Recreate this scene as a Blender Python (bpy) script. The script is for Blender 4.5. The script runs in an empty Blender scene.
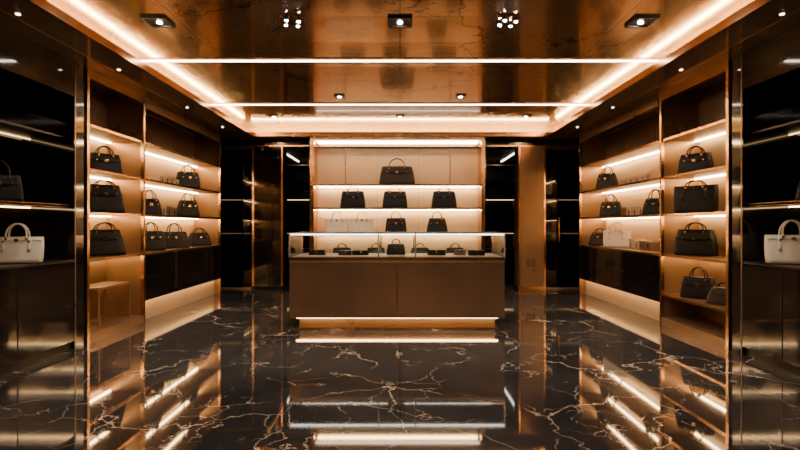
import bpy, math, random
from mathutils import Vector, Matrix
random.seed(7)
EYE=1.25
# ---------------------------------------------------------------- materials
def newmat(name):
    m=bpy.data.materials.new(name); m.use_nodes=True
    nt=m.node_tree; b=nt.nodes.get('Principled BSDF')
    return m,nt,b
def pmat(name,col,rough=.4,metal=0,coat=0,noise=0,nscale=8,bump=0,spec=None,ior=None,rvar=0):
    m,nt,b=newmat(name)
    b.inputs['Base Color'].default_value=(*col,1)
    b.inputs['Roughness'].default_value=rough
    b.inputs['Metallic'].default_value=metal
    b.inputs['Coat Weight'].default_value=coat
    b.inputs['Coat Roughness'].default_value=.04
    if spec is not None: b.inputs['Specular IOR Level'].default_value=spec
    if ior: b.inputs['IOR'].default_value=ior
    if noise or bump or rvar:
        tc=nt.nodes.new('ShaderNodeTexCoord'); n=nt.nodes.new('ShaderNodeTexNoise')
        n.inputs['Scale'].default_value=nscale; n.inputs['Detail'].default_value=5
        nt.links.new(tc.outputs['Object'],n.inputs['Vector'])
        if noise:
            r=nt.nodes.new('ShaderNodeValToRGB')
            r.color_ramp.elements[0].position=.3; r.color_ramp.elements[1].position=.7
            r.color_ramp.elements[0].color=(*[c*(1-noise) for c in col],1)
            r.color_ramp.elements[1].color=(*[min(1,c*(1+noise)) for c in col],1)
            nt.links.new(n.outputs['Fac'],r.inputs['Fac']); nt.links.new(r.outputs['Color'],b.inputs['Base Color'])
        if bump:
            bp=nt.nodes.new('ShaderNodeBump'); bp.inputs['Strength'].default_value=bump; bp.inputs['Distance'].default_value=.01
            nt.links.new(n.outputs['Fac'],bp.inputs['Height']); nt.links.new(bp.outputs['Normal'],b.inputs['Normal'])
        if rvar:
            mr=nt.nodes.new('ShaderNodeMapRange')
            mr.inputs['To Min'].default_value=rough*(1-rvar); mr.inputs['To Max'].default_value=rough*(1+rvar)
            nt.links.new(n.outputs['Fac'],mr.inputs['Value']); nt.links.new(mr.outputs['Result'],b.inputs['Roughness'])
    return m
def emat(name,col,s):
    m,nt,b=newmat(name)
    b.inputs['Base Color'].default_value=(*col,1)
    b.inputs['Emission Color'].default_value=(*col,1)
    b.inputs['Emission Strength'].default_value=s
    return m
def glassmat(name,tint=(1,1,1),ior=1.5):
    m=bpy.data.materials.new(name); m.use_nodes=True; nt=m.node_tree; nt.nodes.clear()
    o=nt.nodes.new('ShaderNodeOutputMaterial'); mx=nt.nodes.new('ShaderNodeMixShader')
    t=nt.nodes.new('ShaderNodeBsdfTransparent'); t.inputs['Color'].default_value=(*tint,1)
    g=nt.nodes.new('ShaderNodeBsdfGlossy'); g.inputs['Roughness'].default_value=.01
    fr=nt.nodes.new('ShaderNodeFresnel'); fr.inputs['IOR'].default_value=ior
    nt.links.new(fr.outputs['Fac'],mx.inputs['Fac']); nt.links.new(t.outputs[0],mx.inputs[1]); nt.links.new(g.outputs[0],mx.inputs[2])
    nt.links.new(mx.outputs[0],o.inputs['Surface']); return m
def veined(name,base,base2,vein,rough,metal,scale,width,ior=1.5,coat=0,seam=None,amount=.5,fine=1.0):
    m,nt,b=newmat(name); L=nt.links; N=nt.nodes.new
    tc=N('ShaderNodeTexCoord')
    n1=N('ShaderNodeTexNoise'); n1.inputs['Scale'].default_value=scale*.9; n1.inputs['Detail'].default_value=6; n1.inputs['Roughness'].default_value=.6
    L.new(tc.outputs['Object'],n1.inputs['Vector'])
    sub=N('ShaderNodeVectorMath'); sub.operation='SUBTRACT'; sub.inputs[1].default_value=(.5,.5,.5); L.new(n1.outputs['Color'],sub.inputs[0])
    sc=N('ShaderNodeVectorMath'); sc.operation='SCALE'; sc.inputs['Scale'].default_value=1.1/scale; L.new(sub.outputs[0],sc.inputs[0])
    ad=N('ShaderNodeVectorMath'); ad.operation='ADD'; L.new(tc.outputs['Object'],ad.inputs[0]); L.new(sc.outputs[0],ad.inputs[1])
    masks=[]
    for k,(s,w) in enumerate(((scale,width),(scale*2.7,width*1.5))):
        v=N('ShaderNodeTexVoronoi'); v.feature='DISTANCE_TO_EDGE'; v.inputs['Scale'].default_value=s; L.new(ad.outputs[0],v.inputs['Vector'])
        mr=N('ShaderNodeMapRange'); mr.inputs['From Min'].default_value=0; mr.inputs['From Max'].default_value=w
        mr.inputs['To Min'].default_value=1 if k==0 else fine; mr.inputs['To Max'].default_value=0; L.new(v.outputs['Distance'],mr.inputs['Value'])
        n2=N('ShaderNodeTexNoise'); n2.inputs['Scale'].default_value=scale*(1.3+k*1.2); n2.inputs['Detail'].default_value=3; L.new(tc.outputs['Object'],n2.inputs['Vector'])
        m2=N('ShaderNodeMapRange'); m2.inputs['From Min'].default_value=1-amount-.05+k*.03; m2.inputs['From Max'].default_value=1-amount+.12+k*.03; L.new(n2.outputs['Fac'],m2.inputs['Value'])
        mu=N('ShaderNodeMath'); mu.operation='MULTIPLY'; L.new(mr.outputs[0],mu.inputs[0]); L.new(m2.outputs[0],mu.inputs[1]); masks.append(mu)
    mxm=N('ShaderNodeMath'); mxm.operation='MAXIMUM'; L.new(masks[0].outputs[0],mxm.inputs[0]); L.new(masks[1].outputs[0],mxm.inputs[1])
    n3=N('ShaderNodeTexNoise'); n3.inputs['Scale'].default_value=scale*.7; n3.inputs['Detail'].default_value=7; L.new(ad.outputs[0],n3.inputs['Vector'])
    r=N('ShaderNodeValToRGB'); r.color_ramp.elements[0].position=.35; r.color_ramp.elements[1].position=.68
    r.color_ramp.elements[0].color=(*base,1); r.color_ramp.elements[1].color=(*base2,1); L.new(n3.outputs['Fac'],r.inputs['Fac'])
    mix=N('ShaderNodeMix'); mix.data_type='RGBA'; L.new(mxm.outputs[0],mix.inputs['Factor']); L.new(r.outputs['Color'],mix.inputs['A']); mix.inputs['B'].default_value=(*vein,1)
    out=mix.outputs['Result']
    if seam:
        br=N('ShaderNodeTexBrick'); br.offset=0; br.inputs['Scale'].default_value=1; br.inputs['Mortar Size'].default_value=seam[2]
        br.inputs['Brick Width'].default_value=seam[0]; br.inputs['Row Height'].default_value=seam[1]; br.inputs['Mortar Smooth'].default_value=0
        L.new(tc.outputs['Object'],br.inputs['Vector'])
        mx=N('ShaderNodeMix'); mx.data_type='RGBA'; L.new(br.outputs['Fac'],mx.inputs['Factor']); L.new(out,mx.inputs['A']); mx.inputs['B'].default_value=(*[c*.3 for c in base],1)
        out=mx.outputs['Result']
    L.new(out,b.inputs['Base Color'])
    b.inputs['Roughness'].default_value=rough; b.inputs['Metallic'].default_value=metal; b.inputs['IOR'].default_value=ior
    b.inputs['Coat Weight'].default_value=coat; b.inputs['Coat Roughness'].default_value=.02
    return m
WARM=(1,.64,.28); WHITE=(1,.90,.76); COVE=(1,.66,.27)
M=dict(
 marble=veined('black_marble_floor',(.018,.016,.016),(.060,.053,.050),(.70,.55,.41),.04,0,.78,.0070,ior=1.78,seam=(1.6,1.6,.004),amount=.525,fine=.8),
 tray=veined('copper_ceiling_panel',(.54,.31,.14),(.66,.40,.20),(.03,.015,.01),.16,.72,.33,.0060,seam=(2.0,1.8,.006),amount=.66,coat=.4),
 soffit=pmat('bronze_soffit',(.22,.15,.095),.25,.4,noise=.1,nscale=1.5,coat=.3),
 copper=pmat('polished_copper',(.72,.41,.19),.2,1,noise=.08,nscale=3,rvar=.3),
 bronze=pmat('brushed_bronze',(.33,.195,.10),.3,.6,noise=.12,nscale=2.5,rvar=.3),
 black=pmat('black_lacquer',(.008,.007,.007),.07,0,coat=.6,noise=.3,nscale=2),
 blackm=pmat('black_metal',(.02,.017,.015),.35,.6),
 beige=pmat('warm_beige_panel',(.52,.36,.22),.45,0,noise=.07,nscale=3,bump=.05),
 beige2=pmat('light_beige_panel',(.66,.49,.33),.45,0,noise=.06,nscale=3,bump=.05),
 taupe=pmat('taupe_panel',(.30,.20,.12),.4,0,noise=.1,nscale=3),
 plinth=pmat('plinth_panel',(.42,.28,.17),.45,0),
 brown=pmat('brown_veneer',(.22,.135,.08),.18,.2,coat=.6,noise=.12,nscale=3),
 front=pmat('bronze_counter_panel',(.30,.165,.09),.12,.75,coat=1,noise=.18,nscale=2),
 shelf=pmat('shelf_bronze',(.26,.155,.085),.28,.5),
 leather=pmat('black_leather',(.006,.005,.005),.42,0,bump=.15,nscale=90,spec=.3),
 leather2=pmat('dark_brown_leather',(.035,.02,.014),.4,0,bump=.15,nscale=90,spec=.35),
 cream=pmat('cream_leather',(.78,.68,.55),.45,0,bump=.1,nscale=80),
 gold=pmat('gold_hardware',(.85,.60,.28),.18,1),
 box=pmat('box_paper',(.55,.40,.28),.6,0),
 box2=pmat('box_paper_dark',(.16,.09,.06),.5,0),
 edge=pmat('polished_glass_edge',(.80,.74,.68),.15,.8),
 glass=glassmat('clear_glass',(.93,.95,.95),1.65),
 smoke=glassmat('smoked_glass',(.45,.43,.43)),
 led=emat('warm_led',WARM,56), plinthled=emat('plinth_led',WARM,26), led_soft=emat('warm_led_soft',WARM,14), dim=emat('dim_led',WARM,4), cove=emat('cove_led',COVE,80),
 line=emat('linear_light_white',WHITE,26), case=emat('vitrine_led',WHITE,13), thin=emat('shelf_edge_led',WHITE,9), spot=emat('spot_lens',(1,.92,.82),220), spot2=emat('small_spot_lens',(1,.85,.68),14),
 blue=emat('blue_panel_glow',(.45,.62,.85),1.3),  # emission of the bluish panels added in the rear room
)
# ---------------------------------------------------------------- mesh builder
class MB:
    def __init__(s): s.v=[];s.f=[];s.m=[];s.sm=[];s.mats=[]
    def mi(s,k):
        if k not in s.mats: s.mats.append(k)
        return s.mats.index(k)
    def face(s,idx,k,sm=False): s.f.append(idx); s.m.append(s.mi(k)); s.sm.append(sm)
    def box(s,x0,x1,y0,y1,z0,z1,k):
        x0,x1=min(x0,x1),max(x0,x1); y0,y1=min(y0,y1),max(y0,y1); z0,z1=min(z0,z1),max(z0,z1)
        b=len(s.v)
        s.v+=[(x0,y0,z0),(x1,y0,z0),(x1,y1,z0),(x0,y1,z0),(x0,y0,z1),(x1,y0,z1),(x1,y1,z1),(x0,y1,z1)]
        for q in ((0,3,2,1),(4,5,6,7),(0,1,5,4),(1,2,6,5),(2,3,7,6),(3,0,4,7)): s.face([b+i for i in q],k)
    def loft(s,rings,k,cap=True):
        b=len(s.v); n=len(rings[0])
        for r in rings: s.v+=[tuple(p) for p in r]
        for i in range(len(rings)-1):
            for j in range(n):
                j2=(j+1)%n; s.face([b+i*n+j,b+i*n+j2,b+(i+1)*n+j2,b+(i+1)*n+j],k,True)
        if cap:
            c=len(s.v); s.v+=[tuple(p) for p in rings[0]]; s.face([c+j for j in range(n)][::-1],k)
            c=len(s.v); s.v+=[tuple(p) for p in rings[-1]]; s.face([c+j for j in range(n)],k)
    def tube(s,pts,r,k,n=8):
        pts=[Vector(p) for p in pts]; rings=[]; prev=None
        for i,p in enumerate(pts):
            t=(pts[min(i+1,len(pts)-1)]-pts[max(i-1,0)]).normalized()
            if prev is None:
                a=Vector((0,0,1)) if abs(t.z)<.9 else Vector((1,0,0)); u=t.cross(a).normalized()
            else: u=(prev-t*prev.dot(t)).normalized()
            prev=u; w=t.cross(u)
            rings.append([p+(u*math.cos(2*math.pi*j/n)+w*math.sin(2*math.pi*j/n))*r for j in range(n)])
        s.loft(rings,k)
    def cyl(s,c,r,z0,z1,k,n=20):
        s.loft([[(c[0]+r*math.cos(2*math.pi*j/n),c[1]+r*math.sin(2*math.pi*j/n),z) for j in range(n)] for z in (z0,z1)],k)
    def obj(s,name,loc=None,rot=0,bevel=0):
        if loc is None:
            xs=[v[0] for v in s.v]; ys=[v[1] for v in s.v]; zs=[v[2] for v in s.v]
            loc=((min(xs)+max(xs))/2,(min(ys)+max(ys))/2,min(zs))
            vs=[(v[0]-loc[0],v[1]-loc[1],v[2]-loc[2]) for v in s.v]
        else: vs=s.v
        me=bpy.data.meshes.new(name); me.from_pydata(vs,[],s.f)
        for k in s.mats: me.materials.append(M[k])
        me.polygons.foreach_set('material_index',s.m); me.polygons.foreach_set('use_smooth',s.sm); me.update()
        o=bpy.data.objects.new(name,me); o.location=loc; o.rotation_euler=(0,0,rot); bpy.context.collection.objects.link(o)
        if bevel:
            bv=o.modifiers.new('bevel','BEVEL'); bv.width=bevel; bv.segments=2; bv.limit_method='ANGLE'; bv.angle_limit=math.radians(50)
        return o
# ---------------------------------------------------------------- handbags
def handbag(loc,rot=0,w=.36,h=.26,d=.15,style='flap',leather='leather',hh=.13,name='handbag'):
    m=MB(); n=32; p=6
    top={'flap':.84,'tote':1.06,'trap':.72}[style]
    def hw(t): return w/2*(1+(top-1)*t)*(1+.03*math.sin(math.pi*t))
    def hd(t): return d/2*(1-.55*t**1.1)+.004*math.sin(math.pi*t)
    def ring(t,sx=0,sy=0):
        r=[]
        for j in range(n):
            a=2*math.pi*j/n; c,s_=math.cos(a),math.sin(a)
            r.append(((hw(t)-sx)*math.copysign(abs(c)**(2/p),c),(hd(t)-sy)*math.copysign(abs(s_)**(2/p),s_),.008+t*(h-.008)))
        return r
    rings=[[ (x*.97,y*.94,.006) for x,y,z in ring(0)]]+[ring(i/8) for i in range(9)]
    if style=='tote':   # open top: fold inwards
        m.loft(rings,leather,cap=False)
        c=len(m.v); m.v+=[q for q in rings[0]]; m.face([c+j for j in range(n)][::-1],leather)
        inner=[[(x*.95,y*.8,h) for x,y,z in ring(1)],[(x*.95,y*.8,h*.8) for x,y,z in ring(1)]]
        m.loft([rings[-1]]+inner,leather,cap=False)
        c=len(m.v); m.v+=inner[-1]; m.face([c+j for j in range(n)],leather)
    else:
        rings.append([(x*.97,y*.85,h+.006) for x,y,z in ring(1)])
        m.loft(rings,leather)
    # front flap with curved hem, following the face
    def plate(x0,x1,ztop,zbot,off,curve,k,th=.004,nx=10,nz=4,back=False):
        b=len(m.v); sg=1 if back else -1
        for layer in (0,1):
            for i in range(nz+1):
                for j in range(nx+1):
                    u=j/nx*2-1; zb=zbot+curve*(u*u)
                    z=ztop+(zb-ztop)*i/nz; t=z/h
                    sc=(1+(top-1)*t)
                    m.v.append(((x0+(x1-x0)*j/nx)*sc,sg*(hd(min(t,1))+off+(th if layer else 0)),z))
        W=nx+1; L=W*(nz+1)
        for i in range(nz):
            for j in range(nx):
                a=b+i*W+j
                m.face([a+L,a+L+W,a+L+W+1,a+L+1],k,True)
        for j in range(nx):
            a=b+nz*W+j; m.face([a,a+1,a+1+L,a+L],k); a=b+j; m.face([a,a+L,a+1+L,a+1],k)
        for i in range(nz):
            a=b+i*W; m.face([a,a+W,a+W+L,a+L],k); a=b+i*W+nx; m.face([a,a+L,a+W+L,a+W],k)
    if style in('flap','trap'):
        plate(-w*.47,w*.47,h*.99,h*.58,.001,h*.10,leather)
        m.box(-w*.44*top,w*.44*top,-hd(1)-.004,hd(1)+.002,h+.002,h+.010,leather)
        plate(-w*.5,w*.5,h*.74,h*.67,.006,0,leather,th=.003)
        m.box(-.022,.022,-hd(.7)-.020,-hd(.7)-.006,h*.63,h*.76,'gold')
        for sx in(-1,1): m.box(sx*w*.27-.008,sx*w*.27+.008,-hd(.7)-.015,-hd(.7)-.006,h*.66,h*.75,'gold')
    else:
        plate(-w*.49,w*.49,h*.93,h*.86,.001,0,leather,th=.003)
        for sx in(-1,1):
            plate(sx*w*.26-.012,sx*w*.26+.012,h*.98,h*.45,.004,0,leather,th=.003,nx=2)
            m.box(sx*w*.26-.010,sx*w*.26+.010,-hd(.8)-.013,-hd(.8)-.006,h*.80,h*.86,'gold')
        m.box(-.015,.015,-hd(.85)-.014,-hd(.85)-.003,h*.84,h*.93,'gold')
    # two arched handles
    for sy in(-1,1):
        pts=[]; r=w*.21
        zb=h*.90
        yy=sy*(hd(.9)+.006)
        pts.append((-r,yy,zb))
        for i in range(13):
            a=math.pi*(1-i/12); pts.append((r*math.cos(a),yy*(1-.5*math.sin(a)),h+hh*(.15+.85*math.sin(a))))
        pts.append((r,yy,zb)); m.tube(pts,.0075,leather,8)
        for sx in(-1,1): m.tube([(sx*r,yy-.004,zb+.0),(sx*r,yy-.004,zb+.022)],.010,'gold',8)
    for sx in(-1,1):   # feet
        for sy in(-1,1): m.cyl((sx*w*.40,sy*d*.34),.008,0,.012,'gold',8)
    return m.obj(name,loc=(loc[0],loc[1],loc[2]+.001),rot=math.radians(rot))
def clutch(loc,rot=0,w=.18,d=.10,h=.035,k='leather'):
    m=MB(); m.box(-w/2,w/2,-d/2,d/2,0,h*.8,k); m.box(-w/2-.002,w/2+.002,-d/2-.003,d/2*.9,h*.8,h,k); m.box(-.012,.012,-d/2-.007,-d/2-.002,h*.4,h*.95,'gold')
    return m.obj('wallet',loc=(loc[0],loc[1],loc[2]+.001),rot=math.radians(rot),bevel=.004)
def boxes(loc,n,s,name='gift_box_row'):
    m=MB(); y=0
    for i in range(n):
        l=random.uniform(.13,.19); h=random.uniform(.11,.17); k='box' if random.random()<.75 else 'box2'
        m.box(-.09,.09,y,y+l,0,h*.78,k); m.box(-.095,.095,y-.004,y+l+.004,h*.78,h,k); m.box(s*-.097,s*-.094,y+l*.4,y+l*.6,.01,h*.7,'gold')
        y+=l+.02
    return m.obj(name,loc=(loc[0],loc[1],loc[2]+.001),bevel=.003)
# ---------------------------------------------------------------- room shell
XF=3.29; XB=3.78; YN=-3.0; YE=9.16; YB=13.6; XR=5.4; ZS=2.90; ZT=3.10
m=MB(); m.box(-XR-.1,XR+.1,YN-.1,YB+.1,-.1,0,'marble'); fl=m.obj('floor',loc=(0,0,0))
m=MB()
LX=2.72; LY=9.27; CX=3.06; CY=9.58; LN=-1.6; CN=-1.95
m.box(-XR,XR,YN,YB,ZT,ZT+.08,'tray')
# thin soffit shelf round the tray
m.box(-XR,-LX,YN,YB,ZS,ZS+.045,'soffit'); m.box(LX,XR,YN,YB,ZS,ZS+.045,'soffit')
m.box(-LX,LX,LY,YB,ZS,ZS+.045,'soffit'); m.box(-LX,LX,YN,LN,ZS,ZS+.045,'soffit')
# cavity walls
for s in(-1,1): m.box(s*CX,s*(CX+.05),CN,CY,ZS+.045,ZT,'beige')
m.box(-CX,CX,CY,CY+.05,ZS+.045,ZT,'beige'); m.box(-CX,CX,CN-.05,CN,ZS+.045,ZT,'beige')
# upstand lip
for s in(-1,1): m.box(s*LX,s*(LX+.015),LN,LY,ZS+.045,ZS+.075,'copper'); m.box(s*(LX-.004),s*LX,LN,LY,ZS-.004,ZS+.075,'copper')
m.box(-LX,LX,LY-.004,LY+.012,ZS-.004,ZS+.075,'copper')
m.obj('ceiling',loc=(0,0,0))
for i,s in enumerate((-1,1)):
    m=MB(); m.box(s*2.88,s*2.93,LN+.1,LY,ZS+.046,ZS+.056,'cove'); m.obj('cove_light_strip')
    m=MB(); m.box(s*3.06,s*3.075,YN,YE,ZS-.006,ZS,'copper'); m.obj('trim_%d'%(i+1))
m=MB(); m.box(-2.8,2.8,LY+.14,LY+.19,ZS+.046,ZS+.056,'cove'); m.obj('cove_light_strip')
for s,nm in((-1,'left'),(1,'right')):
    m=MB(); m.box(s*XB,s*(XB+.1),YN,YE,0,ZS,'black'); m.box(s*XB,s*XR,YE-.1,YE,0,ZS,'black')
    m.box(s*XR,s*(XR+.1),YE,YB,0,ZS,'black'); m.obj('wall_'+nm)
m=MB(); m.box(-XR,XR,YB,YB+.1,0,ZS,'blackm'); m.obj('wall_back')
m=MB(); m.box(-XB,XB,YN-.1,YN,0,ZS,'brown'); m.obj('wall_front')
# ---------------------------------------------------------------- ceiling lights
for y in(1.2,5.6,7.64):
    m=MB(); m.box(-CX+.02,CX-.02,y-.032,y+.032,ZT-.010,ZT-.001,'line'); m.box(-CX+.02,CX-.02,y-.047,y-.033,ZT-.014,ZT-.001,'copper'); m.box(-CX+.02,CX-.02,y+.033,y+.047,ZT-.014,ZT-.001,'copper')
    m.obj('linear_ceiling_light')
def spotlamp(x,y,z,power,ang=75,tilt=(0,0),col=(1,.84,.66)):
    l=bpy.data.lights.new('spot','SPOT'); l.energy=power; l.spot_size=math.radians(ang); l.spot_blend=.7; l.shadow_soft_size=.05; l.color=col
    o=bpy.data.objects.new('lamp',l); o.location=(x,y,z); o.rotation_euler=(tilt[0],tilt[1],0); bpy.context.collection.objects.link(o); return o
def sq_down(x,y,w=.22,power=60,tilt=0):
    m=MB(); t=.02; z=ZT-.02
    m.box(x-w/2,x+w/2,y-w/2,y-w/2+t,z,ZT-.001,'blackm');m.box(x-w/2,x+w/2,y+w/2-t,y+w/2,z,ZT-.001,'blackm')
    m.box(x-w/2,x-w/2+t,y-w/2+t,y+w/2-t,z,ZT-.001,'blackm');m.box(x+w/2-t,x+w/2,y-w/2+t,y+w/2-t,z,ZT-.001,'blackm')
    m.box(x-w/2+t,x+w/2-t,y-w/2+t,y+w/2-t,ZT-.006,ZT-.001,'blackm')
    m.cyl((x,y+.02),.022,ZT-.012,ZT-.006,'spot')
    o=m.obj('recessed_downlight')
    L=spotlamp(x,y,ZT-.03,power,90,(tilt,0)); L.name='downlight_lamp'; L.parent=o; L.location=Vector((x,y,ZT-.03))-o.location
def cluster(x,y,power=60):
    m=MB(); m.cyl((x,y),.11,ZT-.012,ZT-.001,'copper',24)
    for i in range(4):
        a=math.pi/4+i*math.pi/2+.25; q=.075; cx,cy=x+q*math.cos(a),y+q*math.sin(a); zz=ZT-.035
        m.cyl((cx,cy),.022,zz,ZT-.012,'blackm',14)
        rs=[]
        for t in range(5):
            ph=t/4*math.pi/2; r=.013*math.cos(ph)+.0005; rs.append([(cx+r*math.cos(2*math.pi*j/14),cy+r*math.sin(2*math.pi*j/14),zz-.010*math.sin(ph)) for j in range(14)])
        m.loft(rs,'spot')
    o=m.obj('spotlight_cluster')
    L=spotlamp(x,y,ZT-.07,power,95,(math.radians(28),0)); L.name='cluster_lamp'; L.parent=o; L.location=Vector((x,y,ZT-.07))-o.location
for x in(-2.19,0,2.19): sq_down(x,4.53,power=95)
for x in(-.97,.97): cluster(x,4.5,150)
for x in(-.87,.87): sq_down(x,7.17,.14,38)
for x in(-2.15,0,2.15): sq_down(x,8.5,.14,38)
for x in(-1.6,1.6): sq_down(x,1.8,power=130,tilt=.45)  # out-of-view downlights added and tilted to brighten the counter front
for s in(-1,1):
    for k,y in enumerate((2.3,3.9,5.3,7.0,8.4)):
        x=s*2.98; m=MB(); m.cyl((x,y),.028,ZS-.005,ZS-.0005,'copper',18); m.cyl((x,y),.016,ZS-.008,ZS-.005,'spot2',18)
        o=m.obj('soffit_downlight')
        if k in(1,2,4):
            L=spotlamp(x,y,ZS-.02,32,100,(0,0)); L.name='soffit_lamp'; L.parent=o; L.location=Vector((x,y,ZS-.02))-o.location
# ---------------------------------------------------------------- side wall furniture
SH=[.885,1.385,1.85,2.32]
for s in(-1,1):
    YA=5.23 if s<0 else 4.98; YS=6.42 if s<0 else 6.30
    def bx(m,a,b,y0,y1,z0,z1,k): m.box(s*a,s*b,y0,y1,z0,z1,k)
    # --- near black niche with base cabinet
    m=MB(); y0,y1=1.2,YA-.18
    bx(m,XF,XB-.005,-2.95,y0,0,ZS-.002,'black')
    bx(m,XF+.03,XB-.005,y0,y1,0,.08,'blackm')
    bx(m,XF,XB-.005,y0,y1,.08,.88,'black'); bx(m,XF-.01,XB-.005,y0,y1,.88,.90,'blackm')
    for yy in(2.2,3.4,4.3): bx(m,XF-.004,XF,yy,yy+.006,.08,.88,'blackm')
    bx(m,XF,XB-.005,y0,y1,2.55,ZS-.002,'black')
    bx(m,XF,XB-.005,y1,YA-.01,0,ZS-.002,'black')
    bx(m,XF-.004,XF,y1+.01,y1+.02,0,ZS-.002,'bronze')
    bx(m,XF+.08,XB-.005,y0,y1,2.12,2.14,'blackm'); bx(m,XB-.05,XB-.04,y0,y1,2.108,2.119,'dim')
    bx(m,XF+.06,XB-.005,y0,y1,1.43,1.45,'blackm'); bx(m,XF+.06,XF+.065,y0,y1,1.425,1.455,'bronze')
    bx(m,XB-.05,XB-.04,y0,y1,1.418,1.429,'led_soft')
    bx(m,XF+.02,XF+.028,2.6,3.55,.901,2.545,'smoke'); bx(m,XF+.014,XF+.034,3.55,3.565,.901,2.545,'bronze'); bx(m,XF+.014,XF+.034,2.6,2.615,.901,2.545,'bronze')
    m.obj('black_display_niche')
    # --- A: open copper framed tall cabinet
    m=MB(); y0,y1=YA,YS; t=.03
    for yy in(y0,y1-.04):
        bx(m,XF-.02,XF+.02,yy,yy+.04,0,ZS-.003,'copper')
    bx(m,XF+.02,XB-.005,y0,y0+t,0,ZS-.003,'bronze'); bx(m,XF+.02,XB-.005,y1-t,y1,0,ZS-.003,'bronze')
    bx(m,XB-.03,XB-.005,y0+t,y1-t,0,ZS-.003,'bronze')
    bx(m,XF-.02,XB-.03,y0+.04,y1-.04,0,.10,'bronze'); bx(m,XF-.02,XF+.02,y0+.04,y1-.04,ZS-.10,ZS-.003,'copper')
    zs=SH if s<0 else [.39]+SH
    for z in zs:
        bx(m,XF,XB-.03,y0+t,y1-t,z-.022,z,'shelf'); bx(m,XF-.006,XF,y0+.04,y1-.04,z-.026,z+.003,'copper')
        if z>.5: bx(m,XB-.10,XB-.075,y0+t+.02,y1-t-.02,z-.034,z-.0225,'led')
    bx(m,XB-.034,XB-.030,y0+t,y1-t,1.0,2.8,'taupe')
    m.obj('copper_shelf_cabinet')
    # --- B: long lit shelf wall with black drawers
    m=MB(); y0,y1=YS+.01,9.14
    bx(m,XF-.02,XF+.02,y1-.04,y1,0,ZS-.003,'copper'); bx(m,XF+.02,XB-.005,y1-t,y1,0,ZS-.003,'bronze')
    bx(m,XF+.0,XB-.03,y0,y0+.02,0,ZS-.003,'bronze')
    bx(m,XB-.03,XB-.005,y0,y1-t,0,ZS-.003,'beige')
    bx(m,XF,XB-.03,y0+.02,y1-.04,.30,.863,'black')
    dw=(y1-.06-y0)/4
    for i in range(4):
        yy=y0+.02+i*dw; bx(m,XF-.012,XF,yy+.006,yy+dw-.006,.295,.57,'black'); bx(m,XF-.012,XF,yy+.006,yy+dw-.006,.58,.855,'black')
        bx(m,XF-.016,XF-.012,yy+.006,yy+dw-.006,.570,.578,'copper')
    bx(m,XF+.09,XB-.03,y0+.02,y1-.04,0,.30,'plinth')
    bx(m,XF+.0,XF+.012,y0+.02,y1-.04,.27,.2995,'black')
    bx(m,XF+.02,XF+.05,y0+.04,y1-.06,.288,.2995,'plinthled')
    for z in SH:
        bx(m,XF-.005,XB-.03,y0+.02,y1-.04,z-.022,z,'shelf'); bx(m,XF-.011,XF-.005,y0+.02,y1-.04,z-.026,z+.003,'copper')
        if z>1: bx(m,XB-.11,XB-.085,y0+.05,y1-.06,z-.034,z-.0225,'led')
    bx(m,XF-.02,XF+.02,y0+.02,y1-.04,ZS-.14,ZS-.003,'bronze')
    for yy in(7.33,8.23): bx(m,XB-.05,XB-.03,yy,yy+.012,2.32,ZS-.15,'copper')
    bx(m,XB-.034,XB-.030,y0+.02,y1-.04,2.33,2.88,'brown')
    m.obj('lit_shelf_cabinet')
# goods: left
R=50
handbag((-3.57,4.45,1.45),35,w=.36,h=.24,style='flap')
handbag((3.57,4.25,1.45),-35,w=.34,h=.22,style='trap')
handbag((-3.50,4.58,.90),22,w=.37,h=.24,d=.14,style='tote',leather='cream',hh=.12)
handbag((3.50,4.47,.90),-22,w=.37,h=.26,d=.15,style='tote',leather='cream',hh=.13)
for s in(-1,1):
    yA=5.92
    handbag((s*3.50,yA,1.85),-s*R,w=.38,h=.23,d=.14,style='flap',hh=.10)
    handbag((s*3.50,yA,1.385),-s*R,w=.44,h=.33,d=.15,style='trap' if s<0 else 'tote',hh=.06)
    handbag((s*3.50,yA,.885),-s*R,w=.46,h=.30,d=.16,style='flap' if s>0 else 'trap',hh=.09)
handbag((3.50,5.86,.39),-R,w=.38,h=.24,d=.14,style='flap',hh=.12)
handbag((3.50,5.38,.39),-R,w=.36,h=.17,d=.12,style='trap',hh=.07,leather='leather2')
# low copper stand in the left cabinet
m=MB(); x0,x1,y0,y1=-3.66,-3.34,5.55,6.2; z=.102
for xx in(x0,x1-.02):
    for yy in(y0,y1-.02): m.box(xx,xx+.02,yy,yy+.02,z,z+.42,'bronze')
m.box(x0,x1,y0,y1,z+.42,z+.45,'bronze'); m.box(x0+.02,x1-.02,y0,y0+.02,z+.05,z+.07,'bronze'); m.box(x0+.02,x1-.02,y1-.02,y1,z+.05,z+.07,'bronze')
m.obj('low_display_stand',bevel=.003)
handbag((-3.5,8.25,1.85),R,w=.40,h=.26,style='flap')
handbag((-3.5,8.25,1.385),R,w=.38,h=.26,style='trap')
handbag((-3.5,8.72,.885),R,w=.42,h=.22,style='trap',hh=.09)
handbag((-3.5,7.75,.885),R,w=.44,h=.25,style='flap',hh=.14)
handbag((-3.5,7.02,.885),R,w=.38,h=.27,style='flap')
handbag((-3.5,6.98,1.385),R,w=.34,h=.22,style='trap')
boxes((-3.6,7.3,1.85),4,-1); boxes((-3.6,7.35,1.385),3,-1)
handbag((3.5,8.45,1.85),-R,w=.38,h=.26,style='trap')
handbag((3.5,8.3,1.385),-R,w=.36,h=.24,style='flap')
handbag((3.5,8.75,.885),-R,w=.40,h=.22,style='trap',hh=.08)
handbag((3.5,8.05,.885),-R,w=.42,h=.28,style='tote',leather='cream')
handbag((3.5,6.85,1.385),-R,w=.34,h=.22,style='trap')
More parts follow.
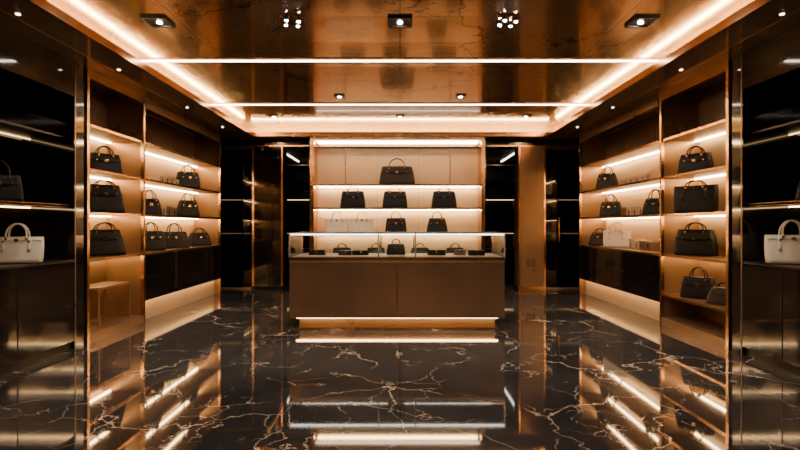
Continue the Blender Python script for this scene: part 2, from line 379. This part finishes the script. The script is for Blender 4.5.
boxes((3.6,7.0,1.85),5,1); boxes((3.6,7.2,1.385),4,1); boxes((3.6,7.0,.885),4,1)
# ---------------------------------------------------------------- back display shelving (island)
cx=-.045; hw=1.63; y0,y1=9.33,9.78; ZI=2.83
m=MB()
for s in(-1,1):
    m.box(cx+s*hw,cx+s*(hw-.07),y0-.02,y1,0,ZI,'copper')
    m.box(cx+s*(hw+.0),cx+s*(hw+.02),y0,y1,0,ZI,'black')
m.box(cx-hw,cx+hw,y0-.02,y1,ZI,ZI+.06,'copper')
m.box(cx-hw+.07,cx+hw-.07,y1-.04,y1,0,ZI,'beige2'); m.box(cx-hw,cx+hw,y1,y1+.03,0,ZI,'black')
m.box(cx-hw+.07,cx+hw-.07,y0+.08,y1-.04,0,.55,'brown')
for z in(.55,1.08,1.57,2.01):
    m.box(cx-hw+.07,cx+hw-.07,y0,y1-.04,z-.025,z,'shelf'); m.box(cx-hw+.07,cx+hw-.07,y0-.006,y0,z-.028,z+.003,'copper')
    if z>.6:
        m.box(cx-hw+.1,cx+hw-.1,y1-.13,y1-.10,z-.037,z-.0255,'led')
        m.box(cx-hw+.1,cx+hw-.1,y0+.01,y0+.022,z-.031,z-.0255,'thin')
m.box(cx-hw+.1,cx+hw-.1,y1-.22,y1-.15,ZI-.02,ZI-.001,'led'); m.box(cx-hw+.1,cx+hw-.1,y0+.01,y0+.03,ZI-.02,ZI-.001,'thin')
for x in(cx-1.02,cx+1.02): m.box(x-.006,x+.006,y1-.06,y1-.04,2.01,ZI-.02,'copper')
for x in(cx-.4,cx+.4): m.box(x-.003,x+.003,y1-.042,y1-.04,0.6,ZI-.02,'bronze')
m.obj('illuminated_display_shelf')
def at(px,d): return (px-400)*d/500
yb=9.50
handbag((at(397,yb),yb,2.01),0,w=.68,h=.34,d=.2,style='flap',hh=.16,leather='leather2')
for px in(353,395,444): handbag((at(px,yb),yb,1.57),0,w=.48,h=.31,d=.18,style='flap',hh=.10)
for px,l,st in((337,'cream','tote'),(362,'cream','tote'),(396,'leather','flap'),(437,'leather','trap')):
    handbag((at(px,yb),yb,1.08),0,w=.42,h=.29,d=.17,style=st,leather=l,hh=.13)
for px in(342,376,420,455): handbag((at(px,yb),yb,.55),0,w=.38,h=.26,d=.17,style='flap',hh=.09)
# ---------------------------------------------------------------- glass display counter
cx=-.035; hw=1.28; y0,y1=5.95,6.72
m=MB()
m.box(cx-hw+.10,cx+hw-.10,y0+.09,y1-.05,0,.14,'bronze')                  # plinth
m.box(cx-hw+.07,cx+hw-.07,y0+.05,y0+.07,.13,.142,'plinthled'); 
m.box(cx-hw+.06,cx+hw-.06,y0+.045,y1-.03,0,.018,'copper')
m.box(cx-hw,cx+hw,y0+.02,y1,.142,.83,'front')
for a,b in((-hw,-.012),(.012,hw)): m.box(cx+a,cx+b,y0,y0+.02,.142,.80,'front')
m.box(cx-.01,cx+.01,y0+.008,y0+.02,.142,.80,'copper')
m.box(cx-hw,cx+hw,y0-.004,y0+.02,.805,.83,'bronze')
m.box(cx-hw-.004,cx+hw+.004,y0-.008,y1+.004,.83,.865,'copper')
m.box(cx-hw+.02,cx+hw-.02,y0+.02,y1-.02,.865,.872,'beige')
body=m.obj('counter_body')
m=MB(); ZG=1.143; g=.008
m.box(cx-hw,cx+hw,y0,y0+g,.866,ZG,'glass'); m.box(cx-hw,cx+hw,y1-g,y1,.866,ZG,'glass')
m.box(cx-hw,cx-hw+g,y0+g,y1-g,.866,ZG,'glass'); m.box(cx+hw-g,cx+hw,y0+g,y1-g,.866,ZG,'glass')
m.box(cx-hw,cx+hw,y0,y1,ZG,ZG+g,'glass')
vit=m.obj('vitrine_glass')
m=MB(); r=.008
for yy in(y0,y1):
    for x in(cx-hw,cx-.22,cx+.22,cx+hw): m.box(x-r,x+r,yy-r,yy+r,.866,ZG+.01,'edge')
    m.box(cx-hw,cx+hw,yy-r,yy+r,ZG+.002,ZG+.016,'edge')
for x in(cx-hw,cx+hw): m.box(x-r,x+r,y0,y1,ZG+.002,ZG+.016,'edge')
m.box(cx-hw+.01,cx+hw-.01,y0+.009,y0+.022,ZG-.010,ZG-.001,'case')
m.box(cx-hw+.01,cx+hw-.01,y1-.022,y1-.009,ZG-.010,ZG-.001,'thin')
frm=m.obj('vitrine_frame')
e=bpy.data.objects.new('glass_display_counter',None); e.location=(cx,(y0+y1)/2,0); bpy.context.collection.objects.link(e)
for o in(body,vit,frm): o.parent=e; o.location=o.location-e.location
for px,k,w in((317,'leather',.2),(345,'leather2',.16),(360,'leather',.2),(437,'leather',.22),(460,'box2',.12),(476,'leather',.2)):
    clutch((at(px,6.25),6.25+random.uniform(-.06,.06),.872),random.uniform(-12,12),w=w,h=random.uniform(.045,.075),k=k)
handbag((at(396,6.3),6.3,.872),0,w=.24,h=.13,d=.1,style='flap',hh=.07)
# ---------------------------------------------------------------- rear passages: pillars, glass, back shelves
def pillar(xa,xb,y,k,nm='pillar'):
    m=MB(); m.box(xa,xb,y,y+.35,0,ZS-.14,k)
    for x in(xa,xb-.035): m.box(x,x+.035,y-.012,y,0,ZS-.14,'copper')
    m.box(xa-.01,xb+.01,y-.02,y+.36,0,.07,'copper' if k=='bronze' else 'blackm'); return m.obj(nm)
pillar(-2.84,-2.25,9.62,'black'); pillar(2.28,2.80,9.62,'bronze')
m=MB(); m.box(-XR,XR,9.62,9.97,ZS-.14,ZS-.001,'black'); m.box(-XR,XR,9.61,9.62,ZS-.14,ZS-.12,'copper'); m.obj('trim_3')
for i,(a,b) in enumerate(((-3.75,-2.86),(2.82,3.75))):
    m=MB(); m.box(a+.03,b-.03,9.78,9.79,.03,ZS-.17,'smoke')
    for x in(a,b-.03): m.box(x,x+.03,9.765,9.805,0,ZS-.141,'bronze')
    m.box(a+.03,b-.03,9.765,9.805,0,.03,'bronze'); m.box(a+.03,b-.03,9.765,9.805,ZS-.17,ZS-.141,'bronze')
    m.box((a+b)/2-.2,(a+b)/2-.18,9.72,9.74,.9,1.4,'copper')
    for zz in(.92,1.36): m.box((a+b)/2-.196,(a+b)/2-.184,9.74,9.78,zz,zz+.012,'copper')
    m.obj('door_%d'%(i+1))
for s in(-1,1):
    m=MB(); a,b=2.0,5.2; y0,y1=13.1,13.55
    m.box(s*a,s*b,y1-.03,y1,0,2.8,'blackm'); 
    for x in(a,3.05,4.1,b-.04): m.box(s*x,s*(x+.04),y0,y1-.03,0,2.8,'bronze')
    m.box(s*a,s*b,y0,y1-.03,2.8,2.84,'bronze'); m.box(s*(a+.04),s*(b-.04),y0+.02,y1-.03,0,.6,'black')
    for z in(.62,1.05,1.5,1.95,2.4):
        m.box(s*(a+.04),s*(b-.04),y0+.02,y1-.03,z-.02,z,'blackm')
        if z in(1.05,1.95): m.box(s*(a+.06),s*(b-.06),y1-.09,y1-.075,z-.03,z-.0205,'dim')
    m.obj('rear_bookcase')
    for x,z in((2.6,1.05),(3.6,1.5),(4.6,1.05),(2.5,1.95),(4.5,1.95),(3.5,.62)):
        handbag((s*x,13.3,z),0,w=.36,h=.24,style='flap' if random.random()<.5 else 'trap')
    m=MB(); m.box(s*2.62,s*2.65,10.2,13.0,ZS-.012,ZS-.001,'thin'); m.obj('linear_ceiling_light')
    m=MB(); xw=XR-.001
    for (ya,yb2) in((12.0,12.4),(12.5,12.9)):
        m.box(s*xw,s*(xw-.01),ya,yb2,.5,2.3,'blue')
        for zz in(.5,1.1,1.7,2.27): m.box(s*(xw-.01),s*(xw-.03),ya,yb2,zz,zz+.03,'blackm')
        for yy in(ya,yb2-.03): m.box(s*(xw-.01),s*(xw-.03),yy,yy+.03,.5,2.3,'blackm')
    m.obj('blue_glow_panel_%d'%(1 if s<0 else 2))  # added emissive panels with bars, giving bluish spots in the rear room
# ---------------------------------------------------------------- world, camera
w=bpy.data.worlds.new('world'); bpy.context.scene.world=w; w.use_nodes=True
w.node_tree.nodes['Background'].inputs[0].default_value=(.9,.7,.5,1); w.node_tree.nodes['Background'].inputs[1].default_value=.05
c=bpy.data.cameras.new('camera'); c.lens=22.5; c.sensor_width=36; c.clip_start=.05
co=bpy.data.objects.new('camera',c); co.location=(0,0,EYE); co.rotation_euler=(math.radians(90),0,0); bpy.context.collection.objects.link(co)
bpy.context.scene.camera=co
